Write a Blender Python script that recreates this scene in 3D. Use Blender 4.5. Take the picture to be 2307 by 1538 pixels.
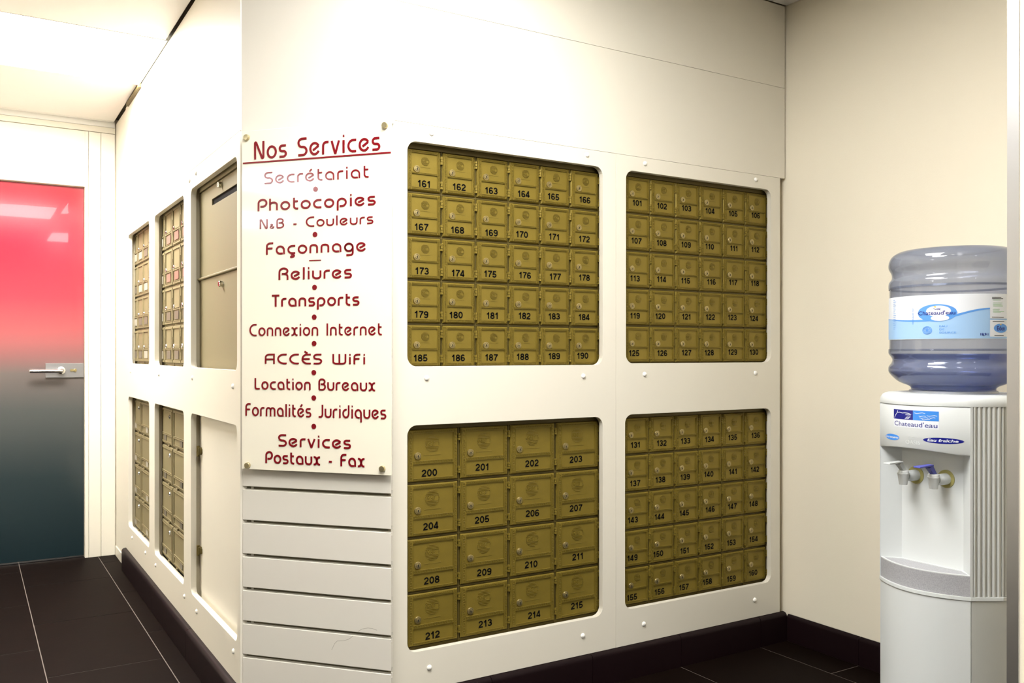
import bpy, bmesh, math, random
from math import sin, cos, pi, radians, sqrt
from mathutils import Vector, Matrix
from mathutils.geometry import tessellate_polygon
random.seed(7)
S = bpy.context.scene
for o in list(bpy.data.objects): bpy.data.objects.remove(o)
COL = S.collection

# ------------------------------------------------------------------ camera, world, exposure
CAM_H = 1.12
cd = bpy.data.cameras.new('camera'); cam = bpy.data.objects.new('camera', cd); COL.objects.link(cam)
S.camera = cam
cd.sensor_width = 36.0; cd.sensor_fit = 'HORIZONTAL'
cd.lens = 36.0 * 1993.2 / 2307.0
cd.shift_x = (1153.5 - 1148.76) / 2307.0
cd.shift_y = (798.21 - 769.0) / 2307.0
cd.clip_start = 0.02; cd.clip_end = 60
yaw, pit, rol = radians(31.4995), radians(-0.0734), radians(0.0097)
fw = Vector((sin(yaw) * cos(pit), cos(yaw) * cos(pit), sin(pit)))
rt = Vector((cos(yaw), -sin(yaw), 0)); up = rt.cross(fw)
rt2 = rt * cos(rol) + up * sin(rol); up2 = up * cos(rol) - rt * sin(rol)
m = Matrix((rt2, up2, -fw)).transposed().to_4x4(); m.translation = Vector((0, 0, CAM_H))
cam.matrix_world = m

w = bpy.data.worlds.new('world'); S.world = w; w.use_nodes = True
w.node_tree.nodes['Background'].inputs[0].default_value = (1, 0.97, 0.92, 1)
w.node_tree.nodes['Background'].inputs[1].default_value = 0.3
S.view_settings.view_transform = 'Standard'; S.view_settings.look = 'None'
S.view_settings.exposure = 0.0; S.view_settings.gamma = 1.0
S.view_settings.use_curve_mapping = False
LIGHT_W = 30.0      # radiance of the ceiling light panels
CORRIDOR_W = 48.0   # the corridor's panel is the brightest

# ------------------------------------------------------------------ materials
def srgb(*c):
    return tuple(((v / 255) / 12.92 if v / 255 <= .04045 else ((v / 255 + .055) / 1.055) ** 2.4) for v in c)
def mat(name, col, rough=.5, metal=0., bump=0., bscale=300., var=0., vscale=4., coat=0., spec=.5, emit=0.):
    m = bpy.data.materials.new(name); m.use_nodes = True
    nt = m.node_tree; b = nt.nodes['Principled BSDF']
    b.inputs['Base Color'].default_value = (*col, 1); b.inputs['Roughness'].default_value = rough
    b.inputs['Metallic'].default_value = metal; b.inputs['Specular IOR Level'].default_value = spec
    if coat: b.inputs['Coat Weight'].default_value = coat; b.inputs['Coat Roughness'].default_value = .08
    if emit: b.inputs['Emission Color'].default_value = (1, .985, .95, 1); b.inputs['Emission Strength'].default_value = emit
    tc = nt.nodes.new('ShaderNodeTexCoord')
    if bump:
        n = nt.nodes.new('ShaderNodeTexNoise'); n.inputs['Scale'].default_value = bscale; n.inputs['Detail'].default_value = 3
        nt.links.new(tc.outputs['Object'], n.inputs['Vector'])
        bp = nt.nodes.new('ShaderNodeBump'); bp.inputs['Strength'].default_value = bump; bp.inputs['Distance'].default_value = .002
        nt.links.new(n.outputs['Fac'], bp.inputs['Height']); nt.links.new(bp.outputs['Normal'], b.inputs['Normal'])
    if var:
        n = nt.nodes.new('ShaderNodeTexNoise'); n.inputs['Scale'].default_value = vscale; n.inputs['Detail'].default_value = 6
        nt.links.new(tc.outputs['Object'], n.inputs['Vector'])
        mx = nt.nodes.new('ShaderNodeMix'); mx.data_type = 'RGBA'
        mx.inputs[6].default_value = (*[c * (1 - var) for c in col], 1); mx.inputs[7].default_value = (*[min(1, c * (1 + var)) for c in col], 1)
        nt.links.new(n.outputs['Fac'], mx.inputs[0]); nt.links.new(mx.outputs[2], b.inputs['Base Color'])
    return m
WALLC = (.81, .742, .60)
M = {}
M['wall_dim'] = mat('low_bounce_wall', (.50, .46, .39), .6, bump=.12, bscale=220)  # unseen walls, colour darkened to cut their bounce light
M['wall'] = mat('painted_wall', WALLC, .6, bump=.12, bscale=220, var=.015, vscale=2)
M['panel'] = mat('white_panel', (.69, .65, .555), .38, bump=.02, bscale=150, var=.012, vscale=3)
M['slat'] = mat('slat_laminate', (.68, .645, .575), .32, bump=.02, bscale=150, var=.01)
M['cap'] = mat('white_cap', (.86, .84, .78), .35)
M['core'] = mat('board_core', (.42, .37, .26), .7)
M['slotback'] = mat('slot_shade_backing', (.13, .11, .06), .7)  # backing coloured dark to stand in for shade inside the slots
M['darkgap'] = mat('dark_gap', (.05, .042, .025), .8)
M['ceil'] = mat('ceiling_tile', (.84, .83, .80), .45, bump=.03, bscale=400)
M['light'] = mat('light_diffuser', (.9, .9, .9), .5, emit=LIGHT_W)
M['light_corridor'] = mat('corridor_light_diffuser', (.9, .9, .9), .5, emit=CORRIDOR_W)
M['tile'] = mat('dark_floor_tile', (.0048, .0022, .0015), .6, bump=.10, bscale=35, var=.4, vscale=9, spec=.05)
M['grout'] = mat('grout', (.13, .105, .09), .9)
M['skirt'] = mat('dark_skirting_tile', (.008, .0032, .0040), .42, bump=.05, bscale=60, var=.2, spec=.14)
M['gold'] = mat('bronze_paint', (.205, .148, .023), .40, metal=.35, bump=.12, bscale=500, var=.12, vscale=22, spec=.3)
M['goldd'] = mat('bronze_frame', (.11, .08, .016), .5, metal=.3, bump=.1, bscale=500)  # frame bronze darkened so the gaps between doors look deeper
M['tan'] = mat('tan_metal', (.215, .178, .092), .62, metal=.05, bump=.08, bscale=600)
M['tand'] = mat('tan_door', (.195, .160, .078), .62, metal=.05, bump=.1, bscale=500, var=.08, vscale=20)
M['brass'] = mat('brass_lock', (.44, .36, .17), .3, metal=.85)
M['satin'] = mat('satin_steel', (.36, .36, .37), .4, metal=1)
M['chrome'] = mat('chrome', (.75, .75, .73), .12, metal=1)
M['steel'] = mat('brushed_steel', (.62, .62, .63), .32, metal=1, bump=.03, bscale=200)
M['black'] = mat('black_ink', (.004, .004, .004), .7, spec=.05)
M['scuff'] = mat('grey_scuff', (.36, .33, .28), .6)
M['hole'] = mat('keyhole', (.01, .008, .005), .8)
M['red'] = mat('red_lettering', (.17, .001, .006), .3, coat=.32, spec=.2)
M['goldcap'] = mat('brushed_gold_cap', (.55, .47, .28), .3, metal=.9)
M['plaque'] = mat('label_paper', (.34, .31, .25), .5)
M['plaquered'] = mat('label_red', (.23, .115, .085), .5)
M['plaquegrey'] = mat('label_grey', (.12, .10, .07), .5)
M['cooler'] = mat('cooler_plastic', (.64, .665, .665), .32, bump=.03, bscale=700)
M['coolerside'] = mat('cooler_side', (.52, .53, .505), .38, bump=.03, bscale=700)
M['speck'] = mat('grey_speckle', (.36, .36, .38), .5, var=.45, vscale=420)
M['blue'] = mat('dark_blue', (.004, .007, .20), .35)
M['lblue'] = mat('light_blue', (.045, .24, .72), .35)
M['sky'] = mat('pale_blue', (.33, .52, .78), .35)
M['sky2'] = mat('mid_blue', (.10, .30, .72), .35)
M['white'] = mat('white_print', (.72, .75, .80), .35)
M['green'] = mat('green_print', (.25, .50, .25), .5)
M['tapblue'] = mat('tap_blue', (.10, .11, .48), .35)
M['stain'] = mat('stained_ring', (.42, .38, .13), .6)
M['orange'] = mat('orange_print', (.8, .45, .05), .5)

# sign acrylic: faintly translucent cream
def acrylic():
    m = bpy.data.materials.new('cream_acrylic'); m.use_nodes = True; nt = m.node_tree
    b = nt.nodes['Principled BSDF']; b.inputs['Base Color'].default_value = (.87, .82, .68, 1)
    b.inputs['Roughness'].default_value = .06; b.inputs['Specular IOR Level'].default_value = .5
    tr = nt.nodes.new('ShaderNodeBsdfTransparent'); tr.inputs[0].default_value = (.97, .95, .88, 1)
    mx = nt.nodes.new('ShaderNodeMixShader'); mx.inputs[0].default_value = .9
    nt.links.new(tr.outputs[0], mx.inputs[1]); nt.links.new(b.outputs[0], mx.inputs[2])
    nt.links.new(mx.outputs[0], nt.nodes['Material Output'].inputs[0]); return m
M['acrylic'] = acrylic()
def plastic_shell(name, tint, dif, fac):
    m = bpy.data.materials.new(name); m.use_nodes = True; nt = m.node_tree
    out = nt.nodes['Material Output']; nt.nodes.remove(nt.nodes['Principled BSDF'])
    tr = nt.nodes.new('ShaderNodeBsdfTransparent')
    lw = nt.nodes.new('ShaderNodeLayerWeight'); lw.inputs[0].default_value = .5
    cm = nt.nodes.new('ShaderNodeMix'); cm.data_type = 'RGBA'; cm.inputs[6].default_value = (*tint, 1); cm.inputs[7].default_value = (*[c ** 3.2 for c in tint], 1)
    nt.links.new(lw.outputs['Facing'], cm.inputs[0]); nt.links.new(cm.outputs[2], tr.inputs[0])
    df = nt.nodes.new('ShaderNodeBsdfDiffuse'); df.inputs[0].default_value = (*dif, 1)
    m1 = nt.nodes.new('ShaderNodeMixShader'); m1.inputs[0].default_value = fac
    nt.links.new(tr.outputs[0], m1.inputs[1]); nt.links.new(df.outputs[0], m1.inputs[2])
    gl = nt.nodes.new('ShaderNodeBsdfGlossy'); gl.inputs['Roughness'].default_value = .08
    fr = nt.nodes.new('ShaderNodeFresnel'); ge = nt.nodes.new('ShaderNodeNewGeometry'); mr = nt.nodes.new('ShaderNodeMapRange')
    mr.inputs[3].default_value = 1.5; mr.inputs[4].default_value = 1 / 1.5; nt.links.new(ge.outputs['Backfacing'], mr.inputs[0]); nt.links.new(mr.outputs[0], fr.inputs[0])
    m2 = nt.nodes.new('ShaderNodeMixShader')
    nt.links.new(fr.outputs[0], m2.inputs[0]); nt.links.new(m1.outputs[0], m2.inputs[1]); nt.links.new(gl.outputs[0], m2.inputs[2])
    nt.links.new(m2.outputs[0], out.inputs[0]); return m
M['bottle'] = plastic_shell('bottle_plastic', (.73, .76, .835), (.36, .39, .48), .24)
M['water'] = plastic_shell('water_body', (.64, .72, .94), (.12, .18, .55), .14)
# glass door film: red fading to dark grey downwards (print, with some reflected pink painted in)
def door_mat():
    m = mat('gradient_glass_film', (.5, .05, .07), .14, spec=.4); nt = m.node_tree; b = nt.nodes['Principled BSDF']
    b.inputs['Coat Weight'].default_value = .25; b.inputs['Coat Roughness'].default_value = .02
    tc = nt.nodes.new('ShaderNodeTexCoord'); sp = nt.nodes.new('ShaderNodeSeparateXYZ')
    mr = nt.nodes.new('ShaderNodeMapRange'); mr.inputs[1].default_value = 0; mr.inputs[2].default_value = 2.03
    cr = nt.nodes.new('ShaderNodeValToRGB'); e = cr.color_ramp.elements
    e[0].position = 0; e[0].color = (.008, .018, .022, 1)
    e[1].position = 1; e[1].color = (.28, .004, .014, 1)
    for p, c in ((.22, (.022, .033, .036)), (.40, (.060, .066, .064)), (.50, (.115, .095, .088)), (.58, (.27, .085, .085)), (.70, (.36, .035, .052)), (.85, (.38, .012, .032))):
        k = e.new(p); k.color = (*c, 1)
    nt.links.new(tc.outputs['Object'], sp.inputs[0]); nt.links.new(sp.outputs[2], mr.inputs[0])
    nt.links.new(mr.outputs[0], cr.inputs[0]); nt.links.new(cr.outputs[0], b.inputs['Base Color']); return m
M['door'] = door_mat()

# ------------------------------------------------------------------ mesh helpers
class MB:
    def __init__(s): s.v = []; s.f = []; s.m = []
    def add(s, vs, fs, mi=0):
        n = len(s.v); s.v += [tuple(v) for v in vs]; s.f += [tuple(i + n for i in f) for f in fs]; s.m += [mi] * len(fs); return s
    def box(s, x0, x1, y0, y1, z0, z1, mi=0):
        v = [(x0, y0, z0), (x1, y0, z0), (x1, y1, z0), (x0, y1, z0), (x0, y0, z1), (x1, y0, z1), (x1, y1, z1), (x0, y1, z1)]
        return s.add(v, [(0, 3, 2, 1), (4, 5, 6, 7), (0, 1, 5, 4), (1, 2, 6, 5), (2, 3, 7, 6), (3, 0, 4, 7)], mi)
    def slab(s, x0, x1, z0, z1, y0, y1, c=.002, mi=0):      # front (y0) chamfered
        v = [(x0 + c, y0, z0 + c), (x1 - c, y0, z0 + c), (x1 - c, y0, z1 - c), (x0 + c, y0, z1 - c),
             (x0, y0 + c, z0), (x1, y0 + c, z0), (x1, y0 + c, z1), (x0, y0 + c, z1),
             (x0, y1, z0), (x1, y1, z0), (x1, y1, z1), (x0, y1, z1)]
        f = [(0, 1, 2, 3), (8, 11, 10, 9)]
        for a in (0, 4):
            for i in range(4):
                j = (i + 1) % 4; f.append((a + i, a + i + 4, a + j + 4, a + j))
        return s.add(v, f, mi)
    def lathe(s, prof, c=(0, 0, 0), n=32, axis='z', mi=0, caps=True):
        vs = []
        for r, h in prof:
            for i in range(n):
                a = 2 * pi * i / n
                if axis == 'z': vs.append((c[0] + r * cos(a), c[1] + r * sin(a), c[2] + h))
                elif axis == 'y': vs.append((c[0] + r * cos(a), c[1] + h, c[2] + r * sin(a)))
                else: vs.append((c[0] + h, c[1] + r * cos(a), c[2] + r * sin(a)))
        fs = []
        for k in range(len(prof) - 1):
            for i in range(n):
                j = (i + 1) % n; fs.append((k * n + i, k * n + j, (k + 1) * n + j, (k + 1) * n + i))
        if caps:
            fs.append(tuple(range(n - 1, -1, -1))); fs.append(tuple((len(prof) - 1) * n + i for i in range(n)))
        return s.add(vs, fs, mi)
    def prism(s, pts, z0, z1, mi=0):
        n = len(pts); vs = [(p[0], p[1], z0) for p in pts] + [(p[0], p[1], z1) for p in pts]
        fs = [(i, (i + 1) % n, n + (i + 1) % n, n + i) for i in range(n)]
        for tri in tessellate_polygon([[Vector((p[0], p[1], 0)) for p in pts]]):
            fs.append(tuple(tri)); fs.append(tuple(n + i for i in tri))
        return s.add(vs, fs, mi)
    def plate(s, outer, holes, y0, y1, mi=0):               # polygon in x-z with holes, thick along y
        loops = [outer] + holes; pts = [p for l in loops for p in l]; n = len(pts)
        vs = [(p[0], y0, p[1]) for p in pts] + [(p[0], y1, p[1]) for p in pts]; fs = []
        for t in tessellate_polygon([[Vector((p[0], p[1], 0)) for p in l] for l in loops]):
            fs.append(tuple(t)); fs.append(tuple(n + i for i in reversed(t)))
        b = 0
        for l in loops:
            k = len(l)
            for i in range(k):
                j = (i + 1) % k; fs.append((b + i, b + j, n + b + j, n + b + i))
            b += k
        return s.add(vs, fs, mi)
    def build(s, name, mats, parent=None, loc=None, rotz=None, smooth=False, bevel=0, fix=True):
        me = bpy.data.meshes.new(name); me.from_pydata(s.v, [], s.f)
        if not isinstance(mats, (list, tuple)): mats = [mats]
        for q in mats: me.materials.append(q)
        for p, i in zip(me.polygons, s.m): p.material_index = i
        if fix:
            bm = bmesh.new(); bm.from_mesh(me); bmesh.ops.recalc_face_normals(bm, faces=bm.faces); bm.to_mesh(me); bm.free()
        if smooth:
            for p in me.polygons: p.use_smooth = True
            me.set_sharp_from_angle(angle=radians(38))
        o = bpy.data.objects.new(name, me); COL.objects.link(o)
        if parent: o.parent = parent
        if loc is not None: o.location = loc
        if rotz is not None: o.rotation_euler = (0, 0, rotz)
        if bevel:
            b = o.modifiers.new('bevel', 'BEVEL'); b.width = bevel; b.segments = 2; b.limit_method = 'ANGLE'; b.angle_limit = radians(50)
        return o
def empty(name, loc=(0, 0, 0), rotz=0):
    o = bpy.data.objects.new(name, None); COL.objects.link(o); o.location = loc; o.rotation_euler = (0, 0, rotz); o.empty_display_size = .05; return o
def tag(o, label=None, cat=None, group=None, kind=None):
    if label: o['label'] = label
    if cat: o['category'] = cat
    if group: o['group'] = group
    if kind: o['kind'] = kind
    return o
def inst(src, name, parent, loc, rotz=0):
    o = bpy.data.objects.new(name, src.data if hasattr(src, 'data') else src); COL.objects.link(o); o.parent = parent; o.location = loc
    if rotz: o.rotation_euler = (0, 0, rotz)
    return o
def rrect(x0, x1, z0, z1, r, n=6):
    p = []
    for cx, cz, a in ((x1 - r, z1 - r, 0), (x0 + r, z1 - r, 90), (x0 + r, z0 + r, 180), (x1 - r, z0 + r, 270)):
        for i in range(n + 1):
            t = radians(a + 90 * i / n); p.append((cx + r * cos(t), cz + r * sin(t)))
    return p
def rect(x0, x1, z0, z1): return [(x0, z0), (x1, z0), (x1, z1), (x0, z1)]
def text_geo(s, h, bold=0., sx=1., align='CENTER', spacing=1.0, shear=0.):
    cu = bpy.data.curves.new('t', 'FONT'); cu.body = s; cu.size = 1; cu.offset = bold; cu.align_x = align; cu.space_character = spacing; cu.shear = shear
    cu.resolution_u = 3
    o = bpy.data.objects.new('t', cu); COL.objects.link(o)
    dg = bpy.context.evaluated_depsgraph_get(); me = bpy.data.meshes.new_from_object(o.evaluated_get(dg))
    vs = [(v.co.x, v.co.y) for v in me.vertices]; fs = [tuple(p.vertices) for p in me.polygons]
    bpy.data.objects.remove(o); bpy.data.curves.remove(cu); bpy.data.meshes.remove(me)
    k = h / .727                                             # cap height to h
    return [(x * k * sx, y * k) for x, y in vs], fs
def text_into(mb, s, h, fn, bold=0., sx=1., mi=0, spacing=1.0, shear=0., thick=0.):
    vs, fs = text_geo(s, h, bold, sx, spacing=spacing, shear=shear)
    mb.add([fn(x, z, 0) for x, z in vs], fs, mi)
    return mb

# ------------------------------------------------------------------ rounded one-line lettering, drawn stroke by stroke
def arc(cx, cy, rx, ry, a0, a1, n=10):
    return [(cx + rx * cos(radians(a0 + (a1 - a0) * i / n)), cy + ry * sin(radians(a0 + (a1 - a0) * i / n))) for i in range(n + 1)]
Xh, Tp, B0 = .66, .95, .05
ym, ry = (Xh + B0) / 2, (Xh - B0) / 2
def gU(w, top, r=.2): return [(.05, top)] + arc(.05 + r, B0 + r, r, r, 180, 270, 6) + arc(w - .05 - r, B0 + r, r, r, 270, 360, 6) + [(w - .05, top)]
def gN(x0, w, r=.2): return arc(x0 + r, Xh - r, r, r, 180, 90, 5) + arc(x0 + w - r, Xh - r, r, r, 90, 0, 5) + [(x0 + w, B0 - .05)]
bowl_a = [(.60, 0), (.60, ym)] + arc(.33, ym, .27, ry, 0, 285, 20) + [(.50, B0)]
def S_(w, top): 
    h = (top - B0) / 4; c = w - .05
    return [(c, top)] + arc(.05 + h * 1.05, top - h, h * 1.05, h, 90, 270, 8) + arc(c - h * 1.05, top - 3 * h, h * 1.05, h, 90, -90, 8) + [(.03, B0)]
e_ = [arc(.33, ym, .29, ry, 28, 335, 22), [(.59, ym + ry * .46), (.22, ym - ry * .28)]]
G = {
 'o': (.66, [arc(.33, ym, .28, ry, 0, 360, 24)]), 'e': (.66, e_), 'é': (.66, e_ + [[(.30, .80), (.46, 1.0)]]),
 'c': (.58, [[(.56, Xh), (.38, Xh)] + arc(.36, ym, .30, ry, 90, 270, 14) + [(.38, B0), (.56, B0)]]),
 's': (.52, [S_(.52, Xh)]), 'S': (.64, [S_(.64, Tp)]),
 'a': (.68, [bowl_a]), 'r': (.42, [[(.06, 0)] + arc(.06 + .2, Xh - .2, .2, .2, 180, 90, 6) + [(.42, Xh)]]),
 'n': (.62, [[(.06, 0)] + gN(.06, .48)]), 'm': (.98, [[(.06, 0)] + gN(.06, .42, .18), [(.48, Xh - .19)] + gN(.48, .42, .18)]),
 'u': (.62, [gU(.62, Xh + .04, .22)]), 'v': (.56, [[(.04, Xh + .04), (.26, .03), (.30, .03), (.52, Xh + .04)]]),
 'i': (.18, [[(.09, 0), (.09, Xh + .04)], [(.045, .92), (.135, .92)]]), 'l': (.16, [[(.08, 0), (.08, 1)]]), 'I': (.2, [[(.1, 0), (.1, 1)]]),
 't': (.40, [[(.10, .96), (.10, .25)] + arc(.10 + .2, B0 + .2, .2, .2, 180, 270, 6) + [(.38, B0)], [(.10, Xh), (.36, Xh)]]),
 'p': (.68, [[(.07, -.30), (.07, ym)] + arc(.34, ym, .27, ry, 180, -90, 20) + [(.20, B0)]]),
 'q': (.68, [[(.60, -.30), (.60, ym)] + arc(.33, ym, .27, ry, 0, 270, 20) + [(.46, B0)]]),
 'd': (.68, [[(.60, 1), (.60, ym)] + arc(.33, ym, .27, ry, 360, 75, 20)]),
 'g': (.68, [arc(.33, ym, .27, ry, 345, 20, 18) [::1], [(.60, Xh - .25), (.60, -.08)] + arc(.42, -.10, .18, .18, 0, -90, 6) + [(.16, -.28)], arc(.33, ym, .27, ry, 0, 345, 20)]),
 'h': (.62, [[(.06, 0), (.06, 1)], gN(.06, .48)]),
 'x': (.60, [[(.0, Xh)] + arc(.08, ym, .20, ry, 90, -90, 10) + [(.0, B0)], [(.58, Xh)] + arc(.50, ym, .20, ry, 90, 270, 10) + [(.58, B0)]]),
 'ç': (.58, [[(.56, Xh), (.38, Xh)] + arc(.36, ym, .30, ry, 90, 270, 14) + [(.38, B0), (.56, B0)], [(.38, B0), (.34, -.08)] + arc(.36, -.17, .12, .09, 90, -90, 6) + [(.2, -.26)]]),
 'N': (.72, [[(.06, 0)] + arc(.10, Tp - .05, .05, .05, 180, 40, 4) + arc(.58, .10, .05, .05, 220, 330, 4) + [(.64, .12), (.64, 1)]]),
 'P': (.64, [[(.06, 0), (.06, .65)] + arc(.36, .65, .30, .30, 180, 90, 6) + arc(.37, .66, .25, .29, 90, -90, 10) + [(.20, .37)]]),
 'R': (.72, [[(.06, 0), (.06, .65)] + arc(.36, .65, .30, .30, 180, 90, 6) + arc(.40, .72, .24, .23, 90, -90, 10) + [(.24, .49)], [(.40, .49)] + arc(.42, .27, .22, .22, 90, 0, 6) + [(.64, 0)]]),
 'B': (.68, [[(.06, B0), (.06, .72)] + arc(.28, .72, .22, .23, 180, 90, 5) + arc(.36, .74, .22, .21, 90, -90, 8) + [(.20, .53)], [(.36, .53)] + arc(.38, .29, .24, .24, 90, -90, 8) + [(.06, B0)]]),
 'C': (.74, [[(.70, Tp), (.50, Tp)] + arc(.50, .5, .44, .45, 90, 270, 18) + [(.50, B0), (.70, B0)]]),
 'F': (.54, [[(.06, 0), (.06, .70)] + arc(.31, .70, .25, .25, 180, 90, 6) + [(.52, Tp)], [(.06, .52), (.46, .52)]]),
 'T': (.60, [[(.0, Tp), (.60, Tp)], [(.30, Tp), (.30, 0)]]),
 'L': (.52, [[(.06, 1), (.06, .2)] + arc(.20, .19, .14, .14, 180, 270, 5) + [(.50, B0)]]),
 'J': (.46, [[(.38, 1), (.38, .25)] + arc(.18, .25, .20, .20, 0, -90, 6) + [(.0, B0)]]),
 'A': (.78, [[(.06, 0), (.06, .65)] + arc(.36, .65, .30, .30, 180, 90, 6) + [(.70, Tp), (.70, 0)], [(.06, .46), (.70, .46)]]),
 'È': (.70, [[(.68, Tp), (.42, Tp)] + arc(.42, .5, .36, .45, 90, 270, 14) + [(.68, B0)], [(.06, .5), (.60, .5)], [(.22, 1.26), (.44, 1.08)]]),
 'W': (1.0, [[(.06, 1), (.06, .25)] + arc(.26, .25, .20, .20, 180, 270, 5) + [(.50, B0), (.50, 1)], [(.50, B0)] + arc(.74, .25, .20, .20, 270, 360, 5) + [(.94, 1)]]),
 'f': (.50, [[(.06, 0), (.06, .72)] + arc(.29, .72, .23, .23, 180, 90, 6) + [(.48, Tp)], [(.06, .52), (.42, .52)]]),
 'M': (.84, [[(.06, 0), (.06, 1), (.42, .35), (.78, 1), (.78, 0)]]), 'E': (.56, [[(.54, Tp), (.06, Tp), (.06, B0), (.54, B0)], [(.06, .5), (.46, .5)]]),
 '-': (.34, [[(.04, .33), (.30, .33)]]),
 '&': (.60, [[(.56, .34)] + arc(.28, .20, .24, .16, 20, -180, 10) + [(.06, .28), (.34, .46)] + arc(.25, .56, .12, .10, -30, 190, 8) + [(.50, .05)]]),
 ' ': (.42, []), "'": (.16, [[(.08, 1), (.08, .75)]]), ',': (.2, [[(.10, .06), (.04, -.14)]]),
}
# bold sans digits (cap height 1)
D = {
 '0': (.62, [arc(.31, .5, .225, .415, 0, 360, 20)]), '1': (.50, [[(.06, .70), (.20, .76), (.30, .92), (.30, 1.0)], [(.31, 0), (.31, 1)]]),
 '2': (.62, [arc(.30, .68, .21, .235, 175, -20, 9) + [(.46, .52), (.16, .25), (.10, .085), (.57, .085)]]),
 '3': (.62, [arc(.29, .70, .20, .215, 165, -85, 9), arc(.29, .285, .23, .205, 85, -165, 10), [(.24, .50), (.32, .50)]]),
 '4': (.62, [[(.58, .235), (.07, .235), (.07, .30), (.37, .93), (.40, .93)], [(.415, 0), (.415, 1)]]),
 '5': (.62, [[(.54, .915), (.16, .915), (.12, .50)] + arc(.29, .31, .235, .23, 140, -160, 12)]),
 '6': (.62, [arc(.31, .30, .22, .22, 0, 360, 16), [(.09, .34), (.10, .60)] + arc(.32, .66, .22, .255, 175, 30, 8)]),
 '7': (.60, [[(.05, .915), (.53, .915), (.53, .86)] + [(.36, .56), (.25, .27), (.23, 0)]]),
 '8': (.62, [arc(.31, .72, .19, .195, 0, 360, 16), arc(.31, .285, .225, .21, 0, 360, 16)]),
 '9': (.62, [arc(.31, .70, .22, .22, 0, 360, 16), [(.53, .66), (.52, .40)] + arc(.30, .34, .22, .255, -5, -150, 8)]),
}
def ribbon(mb, pts, hw, fn, y0, y1=None):
    """stroke of half width hw around pts (2D); fn(x, z, y) places it; y1 gives thickness"""
    q = [pts[0]]
    for p in pts[1:]:
        if (p[0] - q[-1][0]) ** 2 + (p[1] - q[-1][1]) ** 2 > 1e-12: q.append(p)
    pts = q; n = len(pts); closed = (pts[0][0] - pts[-1][0]) ** 2 + (pts[0][1] - pts[-1][1]) ** 2 < (hw * .2) ** 2
    if closed: pts = pts[:-1]; n -= 1
    if n < 2: return
    L = []; R = []
    for i in range(n):
        a = pts[i - 1] if (i or closed) else None; b = pts[i]; c = pts[(i + 1) % n] if (i < n - 1 or closed) else None
        d = []
        if a: l = math.hypot(b[0] - a[0], b[1] - a[1]); d.append(((b[0] - a[0]) / l, (b[1] - a[1]) / l))
        if c: l = math.hypot(c[0] - b[0], c[1] - b[1]); d.append(((c[0] - b[0]) / l, (c[1] - b[1]) / l))
        if len(d) == 2:
            tx, ty = d[0][0] + d[1][0], d[0][1] + d[1][1]; l = math.hypot(tx, ty) or 1; tx /= l; ty /= l
            k = 1 / max(.55, tx * d[0][0] + ty * d[0][1])
        else: (tx, ty), k = d[0], 1
        L.append((b[0] - ty * hw * k, b[1] + tx * hw * k)); R.append((b[0] + ty * hw * k, b[1] - tx * hw * k))
    m_ = n if closed else n - 1
    vs = [fn(p[0], p[1], y0) for p in L] + [fn(p[0], p[1], y0) for p in R]
    fs = [(i, (i + 1) % n, n + (i + 1) % n, n + i) for i in range(m_)]
    if y1 is not None:
        vs += [fn(p[0], p[1], y1) for p in L] + [fn(p[0], p[1], y1) for p in R]
        for i in range(m_):
            j = (i + 1) % n; fs += [(i, j, 2 * n + j, 2 * n + i), (n + i, n + j, 3 * n + j, 3 * n + i)]
        if not closed: fs += [(0, n, 3 * n, 2 * n), (n - 1, 2 * n - 1, 4 * n - 1, 3 * n - 1)]
    mb.add(vs, fs)
def stroke_words(s, x0, x1, z0, cap, sw, fn, y0, y1=None, gap=.17, small=()):
    """one mesh for each word of the line"""
    adv = 0; pos = []
    for i, ch in enumerate(s):
        k = .66 if i in small else 1
        pos.append(adv); adv += G[ch][0] * k + gap
    adv -= gap; sx = (x1 - x0 - sw) / adv; out = [MB()]
    for i, (ch, p) in enumerate(zip(s, pos)):
        k = .66 if i in small else 1
        if ch == ' ': out.append(MB()); continue
        for st_ in G[ch][1]:
            ribbon(out[-1], [(x0 + sw / 2 + (p + px_ * k) * sx, z0 + pz_ * k * cap) for px_, pz_ in st_], sw * (.31 if ch == '&' else .5), fn, y0, y1)
    return out
def digits_into(mb, s, h, cx, cz, ang, y):
    sw = .205; gap = .07; kx = 1.24
    W = sum(D[c][0] * kx for c in s) + gap * (len(s) - 1); x = -W / 2
    def fn(px_, pz_, yy):
        px_ *= h; pz_ *= h
        return (cx + px_ * cos(ang) - pz_ * sin(ang), yy, cz + px_ * sin(ang) + pz_ * cos(ang))
    for c in s:
        for st_ in D[c][1]: ribbon(mb, [(x + a * kx, b - .5) for a, b in st_], sw / 2, fn, y)
        x += D[c][0] * kx + gap

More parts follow.
